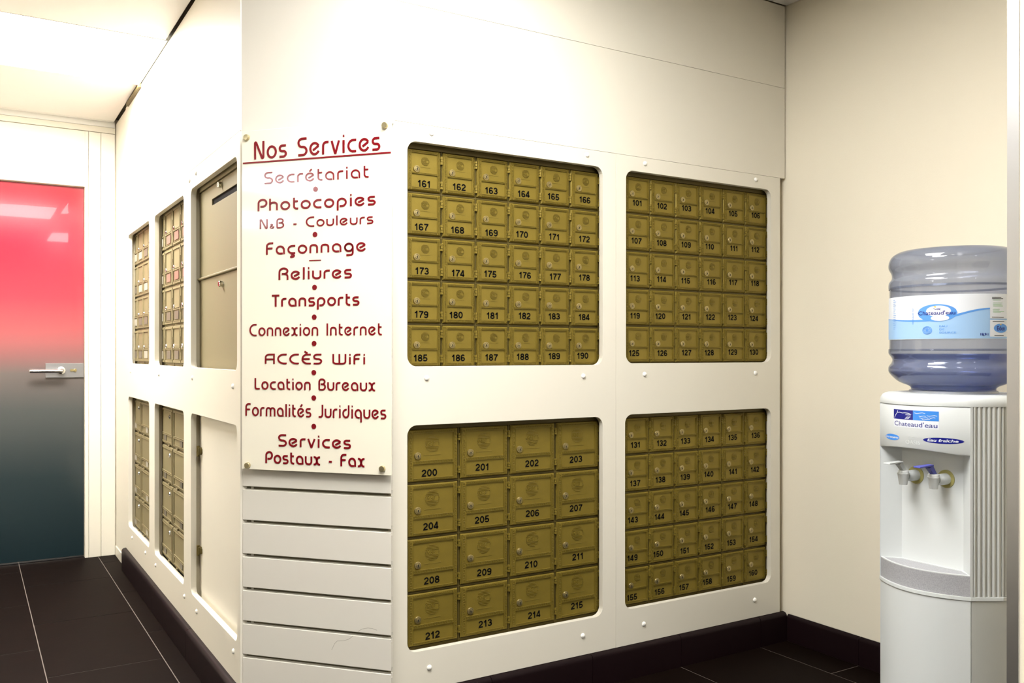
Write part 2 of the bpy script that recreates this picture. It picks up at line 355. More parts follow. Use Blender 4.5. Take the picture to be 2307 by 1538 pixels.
# ------------------------------------------------------------------ the setting: floor
FX = [-.92, -.54, -.155, .231, .613, 1.0, 1.39, 1.78, 2.173, 2.577, 2.96]
PITCH = .6935
fl = MB().box(-7.2, 2.74, -2.2, 5.42, -.03, -.0012).build('floor', M['grout']); tag(fl, kind='structure')
tile_meshes = {}
def tile(x0, x1, y0, y1):
    g = .0017; key = (round(x1 - x0, 3), round(y1 - y0, 3))
    if key not in tile_meshes:
        a, b = (x1 - x0) / 2 - g, (y1 - y0) / 2 - g; c = .0010
        mb = MB(); v = [(-a, -b, -.006), (a, -b, -.006), (a, b, -.006), (-a, b, -.006), (-a, -b, -c), (a, -b, -c), (a, b, -c), (-a, b, -c),
                        (-a + c, -b + c, 0), (a - c, -b + c, 0), (a - c, b - c, 0), (-a + c, b - c, 0)]
        mb.add(v, [(0, 3, 2, 1), (8, 9, 10, 11)] + [(k + i, k + (i + 1) % 4, k + 4 + (i + 1) % 4, k + 4 + i) for k in (0, 4) for i in range(4)])
        o = mb.build('tile', M['tile'], fl); tile_meshes[key] = o
    else:
        o = inst(tile_meshes[key], 'tile', fl, (0, 0, 0))
    o.location = ((x0 + x1) / 2, (y0 + y1) / 2, 0)
for ci in range(len(FX) - 1):
    x0, x1 = FX[ci], min(FX[ci + 1], 2.725)
    par = (ci - 3) % 2
    y = 4.826 + (0 if par == 0 else -PITCH / 2)
    while y > -.9: y -= PITCH
    while y < 5.40:
        ya, yb = y, min(y + PITCH, 5.41)
        solid = x0 >= .70 and ya > 2.75                      # inside the mailbox core, never seen
        if x0 > .2 and x0 < .7 and ci == 4: pass
        if not solid: tile(x0, x1, ya, yb)
        y += PITCH
MB().box(-7.2, -.925, -2.2, 5.42, -.0012, -.0002).build('tile_field', M['tile'], fl)
MB().box(-.925, 2.74, -2.2, -1.6, -.0012, -.0002).build('tile_field', M['tile'], fl)

# ------------------------------------------------------------------ ceilings (two levels) and their light panels
ZC, ZL = 2.478, 2.398
ce = MB().box(-7.2, 2.76, -2.2, 2.75, ZC + .02, ZC + .06).box(-.98, .76, 2.75, 5.42, ZL + .02, ZL + .06).build('ceiling', M['darkgap'])
tag(ce, kind='structure')
MB().slab(-.98, .70, ZL, ZC + .04, 2.735, 2.753, .001).build('fascia', M['ceil'], ce)
CT = {}
def ctile(x0, x1, y0, y1, z, r=.0015):
    key = (round(x1 - x0, 3), round(y1 - y0, 3))
    if key not in CT:
        a, b = (x1 - x0) / 2 - r, (y1 - y0) / 2 - r
        mb = MB(); c = .002
        mb.add([(-a, -b, .018), (a, -b, .018), (a, b, .018), (-a, b, .018), (-a, -b, c), (a, -b, c), (a, b, c), (-a, b, c), (-a + c, -b + c, 0), (a - c, -b + c, 0), (a - c, b - c, 0), (-a + c, b - c, 0)],
               [(0, 1, 2, 3), (8, 11, 10, 9)] + [(k + i, k + 4 + i, k + 4 + (i + 1) % 4, k + (i + 1) % 4) for k in (0, 4) for i in range(4)])
        o = mb.build('ceiling_panel', M['ceil'], ce); CT[key] = o
    else: o = inst(CT[key], 'ceiling_panel', ce, (0, 0, 0))
    o.location = ((x0 + x1) / 2, (y0 + y1) / 2, z); return o
# low corridor: lights at y 3.82-4.52
LB = [(-.97, .692, 2.755, 3.118), (-.97, .692, 3.12, 3.818), (-.97, -.512, 3.82, 4.518), (-.97, .692, 4.52, 5.30), (-.97, .692, 5.302, 5.337)]
for b in LB: ctile(*b, ZL)
# high room: grid of .7 m panels with holes where the lights are
LIGHTS = [(-.51, .6985, 3.82, 4.52, ZL, 'bright ceiling light panel in the low corridor ceiling before the glass door'),
          (-.06, .71, .76, 1.60, ZC - .014, 'ceiling light panel over the floor before the slatted corner'),
          (.80, 1.52, -1.2, -.30, ZC - .014, 'ceiling light panel behind the viewer, last one of the row'),
          (.76, 1.48, 1.22, 1.92, ZC - .014, 'added unseen ceiling light panel in front of the long mailbox wall')]  # unseen panel added to brighten the top of the mailbox wall
for k, x in enumerate((-4.02, -6.15)):
    LIGHTS.append((x, x + .72, 1.50, 2.15, ZC - .014, ['far ceiling light panel, middle of the long room', 'far ceiling light panel at the far end of the long room'][k]))
xs = [-7.2 + 0 * 1] ; xs = [-7.98 + .72 * i for i in range(0, 15)]   # ... -.06, .66, 1.38, 2.10, 2.82
xs = [.66 + .72 * i for i in range(-11, 3)] + [2.732]
ys = [-2.1, -1.4, -.7, 0, .7, 1.4, 2.1, 2.745]
for i in range(len(xs) - 1):
    for j in range(len(ys) - 1):
        x0, x1, y0, y1 = xs[i], xs[i + 1], ys[j], ys[j + 1]
        if y0 >= 2.1 and x0 > 1.0: y1 = 2.388
        ctile(x0, x1, y0, y1, ZC)
for x0, x1, y0, y1, z, lab in LIGHTS:
    e = empty('ceiling_light', ((x0 + x1) / 2, (y0 + y1) / 2, z)); tag(e, lab, 'light', 'ceiling light panels')
    a, b = (x1 - x0) / 2, (y1 - y0) / 2
    MB().box(-a + .004, a - .004, -b + .004, b - .004, .002, .006).build('diffuser', M['light_corridor' if z == ZL else 'light'], e)
    f = MB()
    for q in ((-a, a, -b, -b + .004), (-a, a, b - .004, b), (-a, -a + .004, -b + .004, b - .004), (a - .004, a, -b + .004, b - .004)):
        f.box(*q, -.0005, .012)
    f.build('frame', M['ceil'], e)

# ------------------------------------------------------------------ plain walls
def wall(name, b, mt='wall'): return tag(MB().box(*b).build(name, M[mt]), kind='structure')
wall('wall_right', (2.733, 2.85, -2.2, 2.62, 0, ZC + .02))
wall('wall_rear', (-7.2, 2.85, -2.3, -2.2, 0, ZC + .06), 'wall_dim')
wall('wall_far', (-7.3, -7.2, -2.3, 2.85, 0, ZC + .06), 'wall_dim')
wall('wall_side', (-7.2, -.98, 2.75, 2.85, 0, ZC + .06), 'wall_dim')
wall('wall_corridor', (-1.08, -.98, 2.85, 5.45, 0, ZC + .06))
# pillar whose steel-edged end stands at the right edge of the view
pl = tag(MB().box(1.722, 1.86, .30, .9570, 0, ZC).build('wall_pillar', M['wall']), kind='structure')
st = MB()
st.prism([(1.7195, .9375), (1.722, .9375), (1.722, .9575), (1.8625, .9575), (1.8625, .960), (1.7195, .960)], 0, ZC)
st.build('corner_guard', M['steel'], pl)

# end wall with the door opening
ye = 5.34
we = tag(MB().box(-.98, -.36, ye + .012, ye + .12, 0, ZL + .06).box(.5465, .72, ye + .012, ye + .12, 0, ZL + .06).box(-.36, .5465, ye + .012, ye + .12, 2.031, ZL + .06).build('wall_end', M['wall']), kind='structure')
for b in ((.5465, .5645, 0, 2.335), (.566, .626, 0, 2.335), (.628, .6985, 0, 2.335)):
    MB().slab(b[0], b[1], b[2], b[3], ye, ye + .013, .0015).build('board', M['panel'], we)
MB().slab(-.98, .5645, 2.031, 2.335, ye + .002, ye + .013, .001).build('board', M['panel'], we)
MB().slab(-.98, .6985, 2.337, 2.368, ye - .004, ye + .013, .001).build('board', M['panel'], we)
MB().slab(-.98, .6985, 2.370, ZL + .015, ye + .002, ye + .013, .001).build('board', M['ceil'], we)
MB().slab(-.98, -.362, 0, 2.335, ye, ye + .013, .001).build('board', M['panel'], we)
# glass door
d1 = MB().slab(-.355, .5445, .012, 2.028, 5.375, 5.387, .001).build('door_1', M['door']); tag(d1, kind='structure')
hp = MB().slab(.357, .5445, .987, 1.066, 5.366, 5.376, .002)
hp.build('handle_plate', M['satin'], d1)
hl = MB().lathe([(.020, 5.366), (.020, 5.352), (.012, 5.348), (.010, 5.325)], (.432, 0, 1.027), 20, 'y')
hl.lathe([(.0035, .276), (.0085, .280), (.0095, .29), (.0095, .427), (.0085, .437), (.004, .4405)], (0, 5.322, 1.024), 16, 'x')
hl.build('door_handle', M['chrome'], d1, smooth=True)
kc = MB().lathe([(.0085, 5.3665), (.0085, 5.358), (.007, 5.357)], (.500, 0, 1.027), 16, 'y').box(.476, .498, 5.360, 5.3665, 1.021, 1.033)
kc.build('lock_cylinder', M['brass'], d1)
MB().box(-.355, .5445, 5.372, 5.390, .004, .012).build('threshold_seal', M['chrome'], d1)

# ------------------------------------------------------------------ mailbox walls
XL, YM = .70, 2.39
screw = None
def screw_caps(parent, pts, dark=()):
    global screw
    for i, (x, z) in enumerate(pts):
        if screw is None:
            o = MB().lathe([(.0085, 0), (.0082, -.002), (.006, -.0045), (.002, -.0056)], (0, 0, 0), 14, 'y').build('screw_cap', M['cap'], parent, smooth=True); screw = o
        else: o = inst(screw, 'screw_cap', parent, (0, 0, 0))
        o.location = (x, 0, z)
HO = [(1.109, 1.833, 1.081, 1.750), (1.934, 2.649, 1.0855, 1.7515), (1.109, 1.833, .2315, .9055), (1.930, 2.649, .2365, .9085)]
wb = MB().plate(rect(1.01, 2.742, 0, ZC + .06), [rect(a - .015, b + .015, c - .012, d + .012) for a, b, c, d in HO], .022, .05).build('wall_back', M['core'], loc=(0, YM, 0))
tag(wb, kind='structure')
def pnl(outer, holes, parent, y0=0, y1=.020):
    return MB().plate(outer, holes, y0, y1).build('panel', M['panel'], parent, bevel=.0008)
R = .03
pnl(rect(1.018, 1.8900, .113, 1.8025), [rrect(*HO[0], R), rrect(*HO[2], R)], wb)
pnl(rect(1.8910, 2.699, .113, 1.8025), [rrect(*HO[1], R), rrect(*HO[3], R)], wb)
pnl(rect(1.040, 2.7265, 1.8033, 2.1550), [], wb)
pnl(rect(1.040, 2.7265, 2.1560, ZC - .002), [], wb)
screw_caps(wb, [(1.188, 1.781), (1.767, 1.784), (2.018, 1.783), (2.565, 1.783), (1.172, 1.046), (1.752, 1.044), (2.016, 1.047), (2.563, 1.045),
                (1.181, .177), (1.750, .178), (2.013, .175), (2.560, .180)])
# left wall, local x = distance from the facet edge away (rotated -90 deg: local x -> -Y, local y -> +X)
YE = 2.697
LO = [(4.267, 4.877), (3.514, 4.133), (2.7345, 3.389)]
ZU, ZD = (1.068, 1.722), (.238, .900)
def yl(y): return -y                                          # world Y -> local x for rotz=-90 at origin
LH = [(-b, -a, z0, z1) for a, b in LO for z0, z1 in (ZU, ZD)]
wl = MB().plate(rect(-5.345, -YE, 0, ZL + .06), [rect(a - .012, b + .012, c - .012, d + .012) for a, b, c, d in LH], .020, .034).build('wall_left', M['core'], loc=(XL, 0, 0), rotz=-pi / 2)
tag(wl, kind='structure')
pnl(rect(-4.962, -YE, .108, 1.790), [rrect(*h, .026) for h in LH], wl, 0, .0195)
pnl(rect(-4.962, -YE, 1.7912, ZL - .006), [], wl, 0, .0195)
pnl(rect(-5.338, -4.9635, 0.0, ZL - .006), [], wl, .004, .0195)
screw_caps(wl, [(-3.405, 1.735 + .022), (-3.30, 1.745 + .022), (-4.80, 1.03), (-4.02, 1.03), (-3.36, 1.030), (-2.78, 1.018), (-4.36, .20), (-4.10, .195), (-3.50, .20), (-3.29, .195), (-2.775, .20), (-4.75, .20)])
# dark conduit slot under the corridor ceiling
MB().box(-4.86, -4.47, -.012, 0, ZL - .022, ZL - .006).build('cable_channel', M['goldd'], wl)

# facet corner: slat wall
FA = (.706, 2.695); FR = math.atan2(-.7533, .6576); FWID = .4895
wc = MB().box(-.002, FWID - .014, .0125, .03, 0, 1.772).box(-.002, FWID - .008, .0125, .03, 1.772, ZC + .01).build('wall_corner', M['slotback'], loc=(*FA, 0), rotz=FR)
tag(wc, kind='structure')
MB().plate(rect(-.004, FWID + .005, 1.774, ZC - .002), [], 0, .012).build('panel', M['slat'], wc, bevel=.001)
MB().box(-.0075, -.0008, .002, .0125, .0, 1.773).build('edge_trim', M['slat'], wc)
slat0 = None; k = 0
z = 1.7335                                                    # slot tops at 1.7335 - k*.1012
SLOT = .0105
prof = lambda a, b: None
for k in range(-1, 18):
    zt = 1.7315 - k * .10115 - SLOT if k >= 0 else 1.772
    zb = 1.7315 - (k + 1) * .10115
    if zb < .02: zb = .02
    if zt - zb < .01: break
    mb = MB(); x0, x1 = .0005, FWID
    mb.slab(x0, x1, zb, zt, 0, .005, .001)
    mb.box(x0, x1, .005, .0095, zb + .009, zt - .009)          # neck of the T shaped groove
    mb.box(x0, x1, .0095, .012, zb - .002, zt + .002)
    mb.build('slat', M['slat'], wc)

for pts in ([(.301, .2565), (.310, .275), (.319, .284), (.341, .287), (.356, .293), (.370, .303)], [(.386, .318), (.398, .326), (.417, .331), (.432, .3305), (.446, .327)]):
    mb = MB(); ribbon(mb, pts, .0006, lambda x, z, y: (x, y, z), -.0003); mb.build('scuff_mark', M['scuff'], wc, fix=False)
# skirting: dark tiles with a rounded top
def skirt(name, org, rot, x0, x1, joints, h=.112, t=.022):
    p = tag(MB().box(x0, x1, -.002, t - .004, 0, h - .006).build(name, M['grout'], loc=org, rotz=rot), kind='structure')
    js = [x0] + list(joints) + [x1]
    for a, b in zip(js[:-1], js[1:]):
        mb = MB(); a += .001; b -= .001
        pr = [(0, 0.0005), (0, h - .016), (.001, h - .010), (.004, h - .005), (.009, h - .0015), (.015, h), (t, h), (t, .0005)]
        n = len(pr); vs = [(a, y - t, z) for y, z in pr] + [(b, y - t, z) for y, z in pr]
        fs = [(i, (i + 1) % n, n + (i + 1) % n, n + i) for i in range(n)] + [tuple(range(n)), tuple(range(2 * n - 1, n - 1, -1))]
        mb.add(vs, fs).build('skirting_tile', M['skirt'], p, smooth=True)
    return p
skirt('baseboard_left', (XL, 0, 0), -pi / 2, -4.955, -YE + .003, [-4.085, -3.375])
skirt('baseboard_back', (0, YM + .006, 0), 0, 1.05, 2.722, [1.39, 1.78, 2.173, 2.577])
skirt('baseboard_right', (2.733, 0, 0), -pi / 2, -2.378, -.96, [-2.05, -1.357], h=.104, t=.010)
skirt('baseboard_corner', (FA[0] - .001, FA[1] - .001, 0), FR, .0, FWID, [])
MB().box(-5.335, -4.965, -.002, .004, 0, .052).build('baseboard', M['panel'], wl, bevel=.001)

# ------------------------------------------------------------------ mailbox doors
def key_band(mb, x0, x1, z0, z1, horiz, y=-.0024):
    L = (x1 - x0) if horiz else (z1 - z0); b = (z1 - z0) if horiz else (x1 - x0)
    n = max(2, int(L / (b * 1.05))); p = L / n; t = b * .15
    def bx(a0, a1, c0, c1):
        if horiz: X0, X1, Z0, Z1 = x0 + a0, x0 + a1, z0 + c0, z0 + c1
        else: X0, X1, Z0, Z1 = x0 + c0, x0 + c1, z0 + a0, z0 + a1
        v = [(X0, y, Z0), (X1, y, Z0), (X1, y, Z1), (X0, y, Z1), (X0, -.001, Z0), (X1, -.001, Z0), (X1, -.001, Z1), (X0, -.001, Z1)]
        mb.add(v, [(0, 1, 2, 3), (0, 4, 5, 1), (1, 5, 6, 2), (2, 6, 7, 3), (3, 7, 4, 0)])
    for i in range(n):
        a = i * p + p * .1
        bx(a, a + t, b * .15, b * .85)
        bx(a + t, a + p * .72, b * .85 - t, b * .85)
        bx(a + p * .72 - t, a + p * .72, b * .38, b * .85 - t)
        bx(a + p * .36, a + p * .72 - t, b * .38, b * .38 + t)
        bx(a + t, a + p * .98, b * .15, b * .15 + t * .8)
def frame_lines(mb, x0, x1, z0, z1, y=-.0022, t=.0009):
    for q in ((x0, x1, z0, z0 + t), (x0, x1, z1 - t, z1), (x0, x0 + t, z0 + t, z1 - t), (x1 - t, x1, z0 + t, z1 - t)):
        mb.box(q[0], q[1], y, -.001, q[2], q[3])
def door_mesh(w, h, up_, lo_, px, emb, embr, band=True):
    """w,h size; up_/lo_ = z fractions of the two recessed fields; px = x fractions"""
    mb = MB()
    X0, X1 = px[0] * w, px[1] * w
    U0, U1, L0, L1 = up_[0] * h, up_[1] * h, lo_[0] * h, lo_[1] * h
    e = .0028
    # outer slab with the two fields sunk by 1.8 mm
    mb.slab(0, w, 0, h, .0014, .008, .0026)
    loops = [rect(e, w - e, e, h - e), rect(X0, X1, U0, U1), rect(X0, X1, L0, L1)]
    mb.plate(loops[0], loops[1:], -.0008, .0015)
    for (a, b) in ((U0, U1), (L0, L1)): frame_lines(mb, X0 - .0016, X1 + .0016, a - .0016, b + .0016, -.0024)
    if band:
        g = .0015
        key_band(mb, X0, X1, U1 + g + .001, h - e - .001, True, -.0026)
        key_band(mb, X0, X1, L1 + g, U0 - g, True, -.0026)
        key_band(mb, X0, X1, e + .001, L0 - g - .001, True, -.0026)
        key_band(mb, e + .001, X0 - g - .0008, e + .001, h - e, False, -.0026)
        key_band(mb, X1 + g + .0008, w - e - .001, e + .001, h - e, False, -.0026)
    if not band: return mb
    # relief emblem: disc of horizontal lines with slanted letters
    cx, cz = emb[0] * w, emb[1] * h; r = embr; n = 11
    for i in range(n):
        zz = cz + r * (1 - 2 * (i + .5) / n); hw = sqrt(max(0, r * r - (zz - cz) ** 2))
        if abs(zz - cz) < r * .28:
            for s in (-1, 1):
                a, b = (hw * .86, hw) if s > 0 else (-hw, -hw * .86)
                mb.box(cx + a, cx + b, -.0003, .0016, zz - .0005, zz + .0005)
        else: mb.box(cx - hw, cx + hw, -.0003, .0016, zz - .00055, zz + .00055)
    hl_ = r * .46; xx = -r * .80
    for ch in 'MBE':
        for st_ in G[ch][1]: ribbon(mb, [(cx + xx + (a_ + .22 * b_) * hl_ * .95, cz + (b_ - .5) * hl_) for a_, b_ in st_], hl_ * .085, lambda x, z_, y: (x, y, z_), -.0006, .0016)
        xx += (G[ch][0] + .22) * hl_ * .95
    mb.box(cx - r * 1.15, cx + r * 1.2, .0006, .0014, cz - r * 1.42, cz - r * 1.36)
    return mb
def lock_mb(r=.0105):
    mb = MB().lathe([(r, .001), (r, -.002), (r * .92, -.0032), (r * .72, -.0034), (r * .68, -.0022), (r * .60, -.0022), (r * .56, -.0042), (r * .3, -.0046)], (0, 0, 0), 20, 'y')
    mb.box(-.0011, .0011, -.0049, -.0040, -.0046, .0034, 1)
    mb.lathe([(.0020, -.0049), (.0020, -.0040)], (0, 0, -.0002), 8, 'y', 1)
    return mb
def hinge_mb(h, r=.0042):
    mb = MB(); n = 3; s = h / n
    for i in range(n):
        mb.lathe([(r, i * s + .0006), (r, (i + 1) * s - .0006)], (0, 0, 0), 8, 'z')
        mb.box(-.0055 if i != 1 else 0, .0 if i != 1 else .0055, -.0005, .003, i * s + .001, (i + 1) * s - .001)
    return mb
cache = {}
# where each sticker sits on its door: mm from the door's lower left corner
STICKERS = {161:(57, 23), 162:(57, 25), 163:(52, 25), 164:(53, 26), 165:(49, 28), 166:(57, 29), 167:(48, 24), 168:(51, 24), 169:(52, 24), 170:(46, 27), 171:(52, 28),
172:(55, 29), 173:(50, 24), 174:(53, 23), 175:(48, 26), 176:(58, 28), 177:(56, 29), 178:(55, 31), 179:(48, 25), 180:(46, 26), 181:(56, 27), 182:(56, 29),
183:(52, 30), 184:(54, 30), 185:(45, 26), 186:(54, 26), 187:(52, 27), 188:(49, 29), 189:(52, 31), 190:(48, 32), 101:(56, 35), 102:(52, 34), 103:(51, 36),
104:(50, 36), 105:(51, 36), 106:(54, 39), 107:(52, 33), 108:(50, 33), 109:(49, 34), 110:(48, 35), 111:(56, 36), 112:(52, 38), 113:(46, 32), 114:(50, 34),
115:(47, 34), 116:(57, 35), 117:(51, 38), 118:(50, 39), 119:(46, 32), 120:(44, 33), 121:(51, 34), 122:(52, 35), 123:(47, 36), 124:(45, 35), 125:(42, 32),
126:(53, 32), 127:(51, 34), 128:(46, 34), 129:(49, 36), 130:(45, 36), 200:(74, 25), 201:(78, 30), 202:(83, 30), 203:(78, 32), 204:(79, 28), 205:(77, 30),
206:(85, 32), 207:(78, 33), 208:(82, 28), 209:(85, 28), 210:(80, 31), 211:(86, 34), 212:(85, 25), 213:(89, 31), 214:(92, 30), 215:(82, 35), 131:(53, 30),
132:(55, 30), 133:(51, 32), 134:(52, 32), 135:(53, 33), 136:(58, 35), 137:(51, 27), 138:(49, 31), 139:(49, 32), 140:(48, 34), 141:(55, 35), 142:(54, 35),
143:(41, 31), 144:(45, 31), 145:(45, 33), 146:(55, 34), 147:(51, 35), 148:(46, 35), 149:(39, 30), 150:(39, 30), 151:(47, 27), 152:(50, 28), 153:(46, 30),
154:(47, 30), 155:(37, 24), 156:(45, 26), 157:(43, 26), 158:(41, 30), 159:(46, 25), 160:(44, 32)}
def bank(org, rot, ncol, nrow, px, pz, dw, dh, kind, numbers, label, group, numh, frame_box, mats, plates=None):
    """org = world position of the top-left corner of the door grid on the door plane"""
    e = empty('mailbox_bank', org, rot); tag(e, label, 'mailboxes', group)
    dm, lm, fm = mats
    W, H = ncol * px, nrow * pz
    a0, a1, b0, b1 = frame_box                                # frame extents in local x / z
    fb = MB().box(a0, a1, .009, .30, b0, b1)
    fb.slab(a0, a1, .0015, b1, .0035, .010, .001)              # header strip over the top row
    for i in range(nrow + 1):
        zz = -i * pz + (pz - dh) / 2
        if b0 < zz - .004 and i: fb.box(a0, a1, .006, .010, zz - .0024, zz + .0012)
    for i in range(ncol + 1):
        xx = i * px - (px - dw) / 2
        if a0 < xx < a1: fb.box(xx - .0012, xx + .0012, .005, .010, b0, b1)
    fb.build('frame', fm, e)
    key = kind
    rnd = random.Random(hash(label) % 1000 if False else len(label) * 31 + ncol)
    for r_ in range(nrow):
        for c in range(ncol):
            loc = (c * px, 0, -(r_ + 1) * pz + (pz - dh))
            if key not in cache:
                cf = DOORS[kind]; o = door_mesh(dw, dh, *cf['mesh']).build('mailbox_door', dm, e); cache[key] = o
                l = lock_mb(cf['lr']).build('lock', [lm, M['hole']], o, smooth=True); l.location = (cf['lock'][0] * dw, 0, cf['lock'][1] * dh)
                hs = []
                for hx, hz, hh, rot_ in cf['hinges'](dw, dh):
                    if ('h', hh) not in cache: cache[('h', hh)] = hinge_mb(hh).build('hinge', dm, o, smooth=True); hg = cache[('h', hh)]
                    else: hg = inst(cache[('h', hh)], 'hinge', o, (0, 0, 0))
                    hg.location = (hx, .002, hz); hg.rotation_euler = (0, rot_, 0)
                    hs.append((hg, (hx, .002, hz), rot_))
                cache[key + 'k'] = (l, hs)
            else:
                o = cache[key].copy(); COL.objects.link(o); o.parent = e
                l, hs = cache[key + 'k']
                l2 = l.copy(); COL.objects.link(l2); l2.parent = o
                l2.rotation_euler = (0, radians(rnd.uniform(-12, 12)), 0)
                for hg, hl_, rr in hs:
                    h2 = hg.copy(); COL.objects.link(h2); h2.parent = o
            o.location = loc
            cf = DOORS[kind]
            if numbers:
                num = numbers + r_ * ncol + c
                jx, jz = STICKERS[num]; ja = radians(rnd.uniform(-1.6, 1.6))
                mb = MB(); digits_into(mb, str(num), numh, jx / 1000, jz / 1000, ja, .0006)
                mb.build('number', M['black'], o, fix=False)
                o['label'] = 'door marked %d' % num
            elif plates:
                pm = plates(r_, c, rnd)
                if pm:
                    pw, ph = cf['plate']; kk = ('p', kind, pm)
                    pos = (cf['ppos'][0] * dw, 0, cf['ppos'][1] * dh)
                    if kk not in cache: cache[kk] = MB().slab(-pw / 2, pw / 2, -ph / 2, ph / 2, -.0014, .001, .0005).build('name_plate', M[pm], o); q = cache[kk]
                    else: q = inst(cache[kk], 'name_plate', o, pos)
                    q.location = pos
    return e
side_h = lambda w, h: [(w + .0045, .70 * h, .20 * h, 0), (w + .0045, .09 * h, .20 * h, 0)]
DOORS = {
    'small': dict(mesh=((.455, .915), (.095, .405), (.135, .895), (.54, .735), .0135), lock=(.28, .525), lr=.0106, hinges=side_h),
    'large': dict(mesh=((.405, .92), (.07, .335), (.115, .905), (.49, .72), .0245), lock=(.20, .50), lr=.0110, hinges=lambda w, h: [(w + .0055, .76 * h, .145 * h, 0), (w + .0055, .11 * h, .145 * h, 0)]),
    'left': dict(mesh=((.42, .92), (.08, .36), (.10, .88), (.5, .74), .015, False), lock=(.16, .46), lr=.0085, hinges=side_h, plate=(.085, .034), ppos=(.5, .22)),
    'leftbig': dict(mesh=((.30, .92), (.07, .24), (.06, .95), (.5, .7), .02, False), lock=(.82, .78), lr=.0085,
                    hinges=lambda w, h: [(.18 * w, -.0045, .03, pi / 2), (.70 * w, -.0045, .03, pi / 2)], plate=(.05, .026), ppos=(.5, .17)),
}
GM = (M['gold'], M['brass'], M['goldd'])
DP = 2.42                                                      # door plane of the long wall
G1 = 'bronze mailbox banks in the long white wall'
bank((1.1217, DP, 1.7345), 0, 6, 5, .1204, .1325, .1128, .1245, 'small', 161, 'bronze mailbox bank numbered 161 to 190, upper opening beside the services sign', G1, .0205, (-.026, .725, -.672, .030), GM)
bank((1.9530, DP, 1.7385), 0, 6, 5, .1182, .1313, .1128, .1245, 'small', 101, 'bronze mailbox bank numbered 101 to 130, upper opening nearest the water cooler', G1, .0205, (-.032, .715, -.668, .028), GM)
bank((1.1225, DP, .8890), 0, 4, 4, .1812, .1650, .1712, .1570, 'large', 200, 'bronze bank of large mailboxes numbered 200 to 215 under boxes 185 to 190', G1, .0215, (-.027, .725, -.672, .031), GM)
bank((1.9485, DP, .8930), 0, 6, 5, .1184, .1318, .1128, .1245, 'small', 131, 'bronze mailbox bank numbered 131 to 160, lower opening nearest the water cooler', G1, .0205, (-.032, .717, -.672, .030), GM)
TM = (M['tand'], M['chrome'], M['tand'])
XD = XL + .034
G2 = 'tan mailbox banks in the corridor wall'
pr1 = lambda r, c, q: 'plaque' if c == 0 else ('plaquered' if r < 2 else 'plaquegrey')
pr2 = lambda r, c, q: q.choice(['plaque', 'plaque', 'plaquegrey'])
bank((XD, 4.240, 1.7270), -pi / 2, 4, 4, .168, .1640, .158, .156, 'left', 0, 'tan mailbox bank with small red and grey plates, next to the tan drop box', G2, 0, (.0, .73, -.672, .012), TM, pr1)
bank((XD, 4.952, 1.7270), -pi / 2, 4, 4, .158, .1640, .158 * .94, .156, 'left', 0, 'tan mailbox bank with pale plates, upper opening nearest the glass door', G2, 0, (.0, .695, -.672, .012), TM, pr2)
bank((XD, 4.236, .8835), -pi / 2, 2, 4, .339, .1640, .328, .155, 'leftbig', 0, 'tan bank of wide mailboxes in the lower opening beside the blank white hatch', G2, 0, (.0, .73, -.66, .02), TM, lambda r, c, q: 'plaquegrey')
bank((XD, 5.030, .8800), -pi / 2, 2, 4, .335, .1640, .328, .155, 'leftbig', 0, 'tan bank of wide mailboxes in the lower opening nearest the glass door', G2, 0, (.0, .77, -.66, .02), TM, lambda r, c, q: 'plaque')

# tan drop box with posting slot (local x = from its left edge)
db = empty('drop_box', (XD, 3.425, 0), -pi / 2); tag(db, 'tall tan metal drop box with posting slot left of the services sign', 'letterbox')
MB().box(0, .70, .006, .30, 1.045, 1.745).box(0, .012, -.004, .006, 1.045, 1.745).box(.0, .70, -.004, .006, 1.712, 1.745).build('casing', M['tan'], db)
ud = MB().plate(rect(.014, .69, 1.398, 1.709), [rrect(.218, .560, 1.640, 1.662, .004, 3)], 0, .005)
udo = ud.build('slot_door', M['tan'], db, bevel=.001)
MB().box(.214, .566, .0052, .0075, 1.635, 1.667).build('slot', M['black'], udo)
ldo = MB().slab(.014, .69, 1.05, 1.388, 0, .006, .0015).build('lower_door', M['tan'], db)
MB().slab(.012, .69, 1.3885, 1.3965, -.008, .006, .002).build('ledge', M['tan'], db)
for par, x, z_ in ((udo, .360, 1.690), (ldo, .372, 1.354)):
    MB().lathe([(.0105, 0), (.0105, -.012), (.0085, -.014), (.004, -.0142)], (0, 0, 0), 18, 'y').box(-.001, .001, -.0148, -.0135, -.005, .005, 1).build('lock', [M['chrome'], M['hole']], par, loc=(x, 0, z_), smooth=True)
# blank white hatch in the lower opening
hh = empty('hatch', (XL + .030, 3.36, 0), -pi / 2); tag(hh, 'blank white hatch with two brown hinges, lower opening left of the slats', 'hatch')
MB().slab(.004, .68, .215, .925, 0, .018, .0015).build('door', M['panel'], hh)
MB().box(-.05, .002, .004, .018, .215, .925).build('frame', M['panel'], hh)
for z_ in (.762, .398):
    hb = MB().box(-.012, .012, -.012, .002, -.013, .013).lathe([(.0055, -.020), (.0055, .020)], (.0, -.011, 0), 10, 'z').box(.004, .020, -.008, .0, -.009, .009)
    hb.build('hinge', M['goldd'], hh, loc=(.001, 0, z_), bevel=.001)

